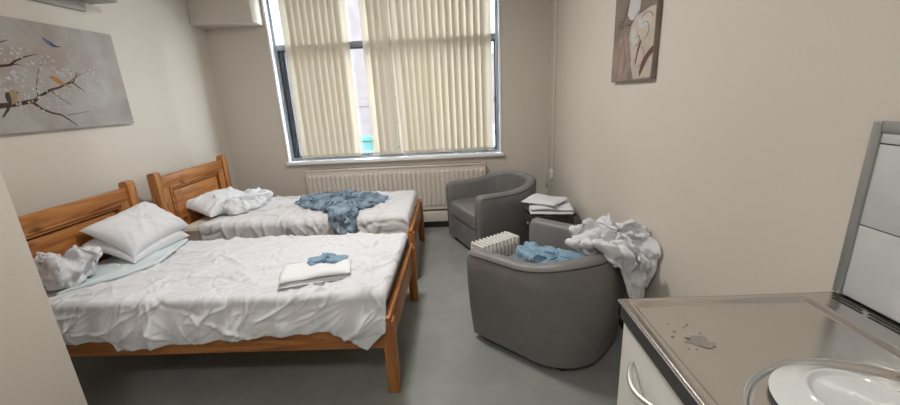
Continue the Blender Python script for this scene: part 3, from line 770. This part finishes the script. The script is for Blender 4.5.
# ------------------------------------------------------------------ oil-filled heater
HT = thing('oil_heater', 'white oil filled radiator with fins in front of the nearest armchair', 'heater', (.218, 2.555, 0), math.radians(36))
nfin = 10; pit = .034
for k in range(nfin):
    x = (k-(nfin-1)/2)*pit; bm = NB()
    box(bm, x-.005, x+.005, -.07, .07, .09, .50, bev=.004)
    for y in (-.066, .066): box(bm, x-.010, x+.010, y-.008, y+.008, .10, .485, bev=.006)
    box(bm, x-.011, x+.011, -.066, .066, .475, .50, bev=.009, seg=3)
    for z in (.14, .44):
        tube(bm, [(x-pit/2, 0, z), (x+pit/2, 0, z)], .024, 12, cap=False)
    obj('fin', bm, M_HEATER, HT)
bm = NB(); box(bm, -nfin/2*pit-.03, -nfin/2*pit-.002, -.07, .07, .12, .44, bev=.016, seg=3); obj('control_panel', bm, M_HEATER, HT)
bm = NB(); lathe(bm, [(0, .02), (.02, .018), (.022, 0), (0, 0)], 18)
for v in bm.verts: v.co = Vector((-nfin/2*pit-.03-v.co.z, v.co.y, .36+v.co.x))
obj('knob', bm, M_HANDLE, HT)
bm = NB(); box(bm, nfin/2*pit-.012, nfin/2*pit+.012, -.07, .07, .11, .495, bev=.011, seg=3); obj('end_cap', bm, M_HEATER, HT)
for x in (-.06, .14):
    bm = NB(); box(bm, x-.02, x+.02, -.11, .11, .05, .075, bev=.004); box(bm, x-.008, x+.008, -.02, .02, .07, .12); ft = obj('foot', bm, M_HEATER, HT)
    for y in (-.1, .1):
        bm = NB(); lathe(bm, [(0, -.012), (.025, -.012), (.027, 0), (.025, .012), (0, .012)], 18)
        for v in bm.verts: v.co = Vector((x+v.co.z, y+v.co.x, .027+v.co.y))
        obj('castor', bm, M_HANDLE, ft)

# ------------------------------------------------------------------ kitchen: sink unit, splashback, plate
KX, KY, KZ = .412, .94, .945
cab = thing('base_cabinet', 'white kitchen base cabinet under the steel sink top', 'cabinet', (.72, .10, 0))
cx, cy = .72, .10
bm = NB(); a_, b_, c_, d_ = KX+.05-cx, XR-.016-cx, -.6-cy, KY-.02-cy
box(bm, a_, b_, c_, c_+.018, .10, .892); box(bm, a_, b_, d_-.018, d_, .10, .892); box(bm, a_, b_, c_+.018, d_-.018, .10, .118); box(bm, b_-.01, b_, c_+.018, d_-.018, .118, .892)
obj('carcass', bm, M_CARC, cab)
bm = NB(); box(bm, KX+.09-cx, XR-.02-cx, -.6-cy, KY-.03-cy, 0, .10); obj('plinth', bm, M_CARC, cab)
for y0, y1 in ((.405, KY-.005), (-.10, .40), (-.6, -.105)):
    bm = NB(); box(bm, KX+.018-cx, KX+.047-cx, y0-cy, y1-cy, .12, .878, bev=.003); d = obj('door', bm, M_DOOR, cab)
    bm = NB(); pts = []
    for k in range(15):
        a = k/14; pts.append((KX+.018-cx-.002-.034*math.sin(PI*a)**.8, y1-.075-.17*a-cy, .805-.012*math.sin(PI*a)))
    tube(bm, pts, .006, 8, taper=[.75+.5*math.sin(PI*k/14) for k in range(15)]); h = obj('handle', bm, M_CHROME, d)
# sink top: pressed steel sheet with rim, drainer recess and round bowl
SX0, SX1, SY0, SY1 = KX, XR-.002, -.6, KY
st = thing('sink_top', 'stained stainless steel sink top with charcoal front edge beside the tiled splashback', 'sink', ((SX0+SX1)/2, .17, .895))
ox, oy, oz = (SX0+SX1)/2, .17, .895
bcx, bcy, brr = .695, .455, .205
gx = np.linspace(SX0, SX1, 118); gy = np.linspace(SY0, SY1, 308)
GX, GY = np.meshgrid(gx, gy, indexing='ij')
def step(d, w): return smooth01(d/w)
dist = np.minimum.reduce([GX-SX0-.024, SY1-.022-GY, SX1-.105-GX, GY-SY0-.02])
ZZ = KZ+.0-.009*step(dist, .014)
ZZ = ZZ+.0012*np.exp(-((dist+.004)/.007)**2)
rim = np.minimum.reduce([GX-SX0, SY1-GY])
ZZ = ZZ-.006*(1-step(rim, .006))
rr_ = np.hypot(GX-bcx, GY-bcy)
ZZ = ZZ-.010*step(brr+.03-rr_, .012)-.145*step(.16-np.hypot(GX-.72, GY-.36), .05)
P = np.stack([GX-ox, GY-oy, ZZ-oz], -1)
top = obj('basin', grid_mesh(P, 118, 308), M_STEEL, st); top.data.materials.append(M_STEEL)
bm = NB(); box(bm, SX0+.004-ox, SX0+.012-ox, SY0-oy, SY1-oy-.004, 0, KZ-oz-.008); box(bm, SX0+.004-ox, SX1-ox, SY1-.012-oy, SY1-.004-oy, 0, KZ-oz-.008); obj('front_edge', bm, M_EDGE, st)
bm = NB(); tube(bm, [(SX0+.003-ox, SY0-oy, KZ-oz-.005), (SX0+.003-ox, SY1-oy-.003, KZ-oz-.005), (SX1-ox, SY1-oy-.003, KZ-oz-.005)], .0045, 8); obj('rolled_rim', bm, M_STEEL, st)
bm = NB()
y = .932
for k in range(14):
    for j in range(3):
        xo = XR-.026-.012*j; y0 = y-.09*k-.012*j
        box(bm, xo-ox-.003, xo-ox+.003, y0-.075-oy, y0-oy, KZ-oz-.002, KZ-oz+.0012)
obj('vent_slots', bm, M_BLACK, st)
bm = NB(); lathe(bm, [(0, .002), (.018, .002), (.022, .004), (.026, .003), (.028, 0)], 28)
for v in bm.verts: v.co = Vector((v.co.x*1.0+.535-ox, v.co.y*1.6+.53-oy, v.co.z+KZ-oz-.021))
obj('overflow', bm, M_CHROME, st)
rg = random.Random(5); bm = NB()
def blot(x, y, a, b, z):
    vs = [bm.verts.new((x+a*math.cos(2*PI*k/18)*rg.uniform(.45, 1.2)-ox, y+b*math.sin(2*PI*k/18)*rg.uniform(.45, 1.2)-oy, z-oz)) for k in range(18)]; bm.faces.new(vs)
blot(.515, .762, .030, .022, KZ-.0084); blot(.535, .745, .022, .014, KZ-.0080)
for k in range(14): blot(rg.uniform(.46, .56), rg.uniform(.72, .88), rg.uniform(.001, .005), rg.uniform(.001, .005), KZ-.0084)
s_ = obj('stain', bm, M_STAIN, st); s_['kind'] = 'stuff'
# splashback
sp = thing('tiled_splashback', 'white tiled splashback with grey metal trim on the right wall', 'splashback', (XR-.003, .94, KZ+.004))
bm = NB(); box(bm, -.012, 0, -1.5, -.02, 0, .43); obj('grout', bm, M_GROUT, sp)
for r0, r1 in ((.002, .191), (.194, .391), (.394, .418)):
    for k in range(4):
        y1 = -.022-k*.38; bm = NB(); box(bm, -.017, -.010, y1-.377, y1, r0, r1, bev=.0015); obj('tile', bm, M_TILE, sp)
bm = NB(); box(bm, -.022, 0, -.022, 0, 0, .443, bev=.003); box(bm, -.022, 0, -1.5, -.022, .418, .443, bev=.003); obj('trim', bm, M_GREYTRIM, sp)
# plate
bm = NB()
lathe(bm, [(0, .0225), (.060, .0225), (.066, .024), (.0685, .0275), (.071, .030), (.074, .0302), (.0765, .028), (.080, .0245), (.095, .0175), (.112, .0075), (.119, .003), (.1215, .0012), (.1205, 0), (.117, .0008), (.108, .005), (.080, .018), (.068, .0195), (0, .0195)], 96)
pl = obj('dinner_plate', bm, M_PLATE, None, loc=(.670, .552, KZ-.0085), ang=60); tag(pl, 'white round plate turned upside down at the edge of the sink bowl', 'plate')

# ------------------------------------------------------------------ crumpled cloths
def grid_normals(P):
    du = np.gradient(P, axis=0); dv = np.roll(P, -1, 1)-np.roll(P, 1, 1)
    n = np.cross(du, dv); l = np.linalg.norm(n, axis=2, keepdims=True); n = n/np.maximum(l, 1e-9)
    return np.where(n[..., 2:3] < -.2, n, n)
def ridged(P, rng, scale, warp=.5, n=4, sharp=1.4, along=None):
    """sharp-crested folds: warped |sin| ridges through space; along = preferred fold direction"""
    Q = P.copy()
    for k in range(3):
        d = rng.normal(size=3); d /= np.linalg.norm(d); e = rng.normal(size=3); e /= np.linalg.norm(e)
        Q = Q+(warp/scale)*np.sin((P@d)[..., None]*scale*.55*(1+.6*k)+rng.uniform(0, 6.3))*e
    H = 0; wsum = 0
    for k in range(n):
        d = rng.normal(size=3)
        if along is not None: a = np.array(along, float); a /= np.linalg.norm(a); d = d-a*(d@a)*.85
        d /= np.linalg.norm(d); w = .72**k
        H = H+w*(1-np.abs(np.sin((Q@d)*scale*1.35**k+rng.uniform(0, 6.3))))**sharp; wsum += w
    return H/wsum
def heap(name, ctr, ztop, rim, m, label, cat, seed, amp=(.02, .010, .004), scale=(16, 34, 80), ab=(.8, .85), mapf=None, nr=80, nt=200, floor=None, along=None, thick=.003, group=None, zmax=None, wob=.10, npl=34, narc=10, pla=.03, plw=(.012, .03)):
    """cloth heap: centre, top height, rim = [(x, y, z)] round the outline"""
    rng = np.random.default_rng(seed)
    rim = sorted(rim, key=lambda p: math.atan2(p[1]-ctr[1], p[0]-ctr[0]))
    th = np.array([math.atan2(p[1]-ctr[1], p[0]-ctr[0]) for p in rim]); R = np.array([math.hypot(p[0]-ctr[0], p[1]-ctr[1]) for p in rim]); Zr = np.array([p[2] for p in rim])
    T = np.linspace(-PI, PI, nt, endpoint=False)
    def cyc(v): return np.interp(T, np.concatenate([th-2*PI, th, th+2*PI]), np.concatenate([v, v, v]))
    def sm(v):
        k = np.array([1, 3, 4, 3, 1.])/12; w = np.concatenate([v[-2:], v, v[:2]]); return np.convolve(w, k, 'valid')
    Rt, Zt = sm(cyc(R)), sm(cyc(Zr))
    for k in range(5): Rt = Rt*(1+wob/(k+1)**.7*.5*np.sin(T*(3+4*k)+rng.uniform(0, 6)))
    t = np.linspace(.02, 1, nr)[:, None]
    radial = Rt[None, :]*np.sin(PI/2*t)**ab[0]; q = np.cos(PI/2*t)**ab[1]
    P = np.stack([ctr[0]+radial*np.cos(T), ctr[1]+radial*np.sin(T), Zt[None, :]+(ztop-Zt[None, :])*q], -1)
    if mapf: P = mapf(P)
    edge = np.minimum(1, (1-t)/.10+.25)[..., None]
    # long soft folds running out from the top, and a few arcs across them
    H = np.zeros((nr, nt)); Rm = float(Rt.mean())
    for k in range(npl):
        c0 = rng.uniform(-PI, PI); dr = rng.normal(0, .55); bend = rng.normal(0, .5); w = rng.uniform(*plw); h = pla*rng.uniform(.45, 1.0)*(1 if rng.random() < .7 else -.9)
        t0 = rng.uniform(-.1, .45); t1 = rng.uniform(.75, 1.3)
        ca = c0+dr*(t-.5)+bend*np.sin(PI*t)*.5; d = (T[None, :]-ca+PI) % (2*PI)-PI
        dist = d*Rm*(.30+.70*t); dist = np.where(dist > 0, dist, dist*rng.uniform(1.0, 2.4))
        H += h*np.exp(-(dist/w)**2)*smooth01((t-t0)/.2+.5)*smooth01((t1-t)/.2)
    for k in range(narc):
        c0 = rng.uniform(-PI, PI); wd = rng.uniform(.5, 1.2); tc = rng.uniform(.2, .85); w = rng.uniform(.05, .12); h = pla*rng.uniform(.4, .9)
        d = (T[None, :]-c0+PI) % (2*PI)-PI; dt = t-tc-.12*np.sin(d*2+k); dt = np.where(dt > 0, dt, dt*.6)
        H += h*np.exp(-(d/wd)**4)*np.exp(-(dt/w)**2)
    P = P+grid_normals(P)*(H-H.mean()*.7)[..., None]*np.maximum(edge, .6)
    for a, s in zip(amp, scale):
        H = ridged(P, rng, s, along=along)
        P = P+grid_normals(P)*(a*1.6*(H-.32))[..., None]*edge
    if floor is not None: P[..., 2] = np.maximum(P[..., 2], floor(P[..., 0], P[..., 1]))
    P[..., 0] = np.minimum(P[..., 0], XR-.008)
    if zmax: P[..., 2] = np.where(P[..., 2] > zmax-.03, zmax-.03+.03*np.tanh((P[..., 2]-zmax+.03)/.03), P[..., 2])
    V = [tuple(p) for p in P.reshape(-1, 3)]; F = []
    for i in range(nr-1):
        for j in range(nt): F.append((i*nt+j, (i+1)*nt+j, (i+1)*nt+(j+1) % nt, i*nt+(j+1) % nt))
    V.append(tuple(P[0].mean(0))); c = len(V)-1
    for j in range(nt): F.append((c, j, (j+1) % nt))
    me = bpy.data.meshes.new('heap'); me.from_pydata(V, [], F); me.shade_smooth()
    return cloth_obj(name, me, m, label, cat, thick, group)
# white sheet slung over the back of the nearest chair
heap('crumpled_sheet', (.82, 1.93), .765, [(.635, 2.02, .62), (.63, 1.90, .645), (.69, 1.80, .655), (.78, 1.765, .62), (.86, 1.79, .40), (.905, 1.80, .34), (.955, 1.82, .45), (.985, 1.90, .52), (.985, 2.02, .60), (.90, 2.16, .64), (.76, 2.14, .60), (.68, 2.12, .58)],
     M_SHEET, 'crumpled white sheet heaped over the back of the nearest armchair', 'sheet', 4, amp=(.030, .010, .003), scale=(9, 20, 50), ab=(.75, .8), npl=54, narc=18, pla=.031, plw=(.009, .028), nr=110, nt=280)
# blue throw across the farther bed, one end over the edge
Y2E = BY2+.05
def over_edge(P):
    r = .035; d = P[..., 1]-(Y2E-.012); out = P.copy()
    dn = np.clip(-d, 0, None)
    out[..., 1] = np.where(d < 0, Y2E-.012-.012*np.minimum(1, dn/.04), P[..., 1]); out[..., 2] = P[..., 2]-np.where(d < 0, dn*.95, 0)
    return out
heap('throw_blanket', (-1.10, 3.42), .612, [(-1.60, 3.50, .572), (-1.49, 3.38, .572), (-1.29, 3.25, .572), (-1.10, 3.12, .572), (-1.09, 2.97, .572), (-1.08, 2.80, .572), (-.98, 2.76, .572), (-.87, 2.79, .572), (-.885, 3.0, .572), (-.93, 3.2, .572), (-.80, 3.28, .572), (-.68, 3.42, .572), (-.72, 3.55, .572), (-.84, 3.60, .572), (-.98, 3.53, .572), (-1.10, 3.72, .572), (-1.28, 3.66, .572), (-1.42, 3.62, .572)],
     M_BLUE, 'crumpled blue throw lying across the farther bed', 'throw', 7, amp=(.036, .014, .003), scale=(14, 30, 66), ab=(1.0, .55), mapf=over_edge, zmax=.645, nt=320, nr=110, wob=.05, npl=60, narc=24, pla=.026, plw=(.007, .018))
heap('crumpled_cloth', (-2.26, 1.94), .745, [(-2.34, 1.90, .60), (-2.31, 1.83, .60), (-2.22, 1.79, .60), (-2.15, 1.83, .59), (-2.13, 1.92, .59), (-2.18, 2.01, .60), (-2.26, 2.06, .60), (-2.34, 2.06, .61)],
     M_SHEET, 'crumpled white cloth bundled at the near side of the bed beside the two pillows', 'cloth', 15, amp=(.020, .008, .003), scale=(12, 26, 60), ab=(.85, .7), npl=26, narc=9, pla=.035, nt=240, floor=lambda x, y: .585)
heap('crumpled_sheet', (-2.10, 3.42), .66, [(-2.30, 3.30, .60), (-2.2, 3.2, .58), (-2.0, 3.20, .575), (-1.93, 3.30, .575), (-1.90, 3.45, .575), (-1.94, 3.60, .575), (-2.0, 3.70, .58), (-2.2, 3.66, .6), (-2.3, 3.5, .62)],
     M_PILLOW, 'crumpled white sheet bunched against the pillow of the farther bed', 'sheet', 21, amp=(.02, .010, .003), scale=(11, 26, 60), ab=(.9, .8), npl=34, narc=14, pla=.026, nt=240, floor=lambda x, y: .568)
heap('folded_blanket', (.56, 2.14), .545, [(.36, 2.30, .455), (.30, 2.18, .455), (.40, 2.04, .455), (.56, 1.93, .455), (.70, 1.93, .455), (.78, 2.02, .455), (.74, 2.14, .455), (.62, 2.28, .455), (.48, 2.38, .455)],
     M_SKY, 'sky blue blanket lying on the seat of the nearest armchair', 'blanket', 12, amp=(.010, .006, .003), scale=(10, 26, 60), ab=(.7, .5), floor=lambda x, y: .455, wob=.05, npl=34, narc=10, pla=.018, plw=(.008, .02), nt=240)
heap('crumpled_cloth', (-.80, 2.02), .635, [(-.905, 1.985, .612), (-.80, 1.985, .612), (-.70, 2.03, .612), (-.68, 2.07, .612), (-.74, 2.08, .612), (-.84, 2.06, .612), (-.91, 2.03, .612)],
     M_SKY, 'small blue cloth lying on the folded white towel', 'cloth', 8, amp=(.008, .004, .002), scale=(20, 40, 80), ab=(.8, .6), floor=lambda x, y: .606, wob=.10, npl=16, narc=6, pla=.010, plw=(.005, .012), nr=40, nt=120)
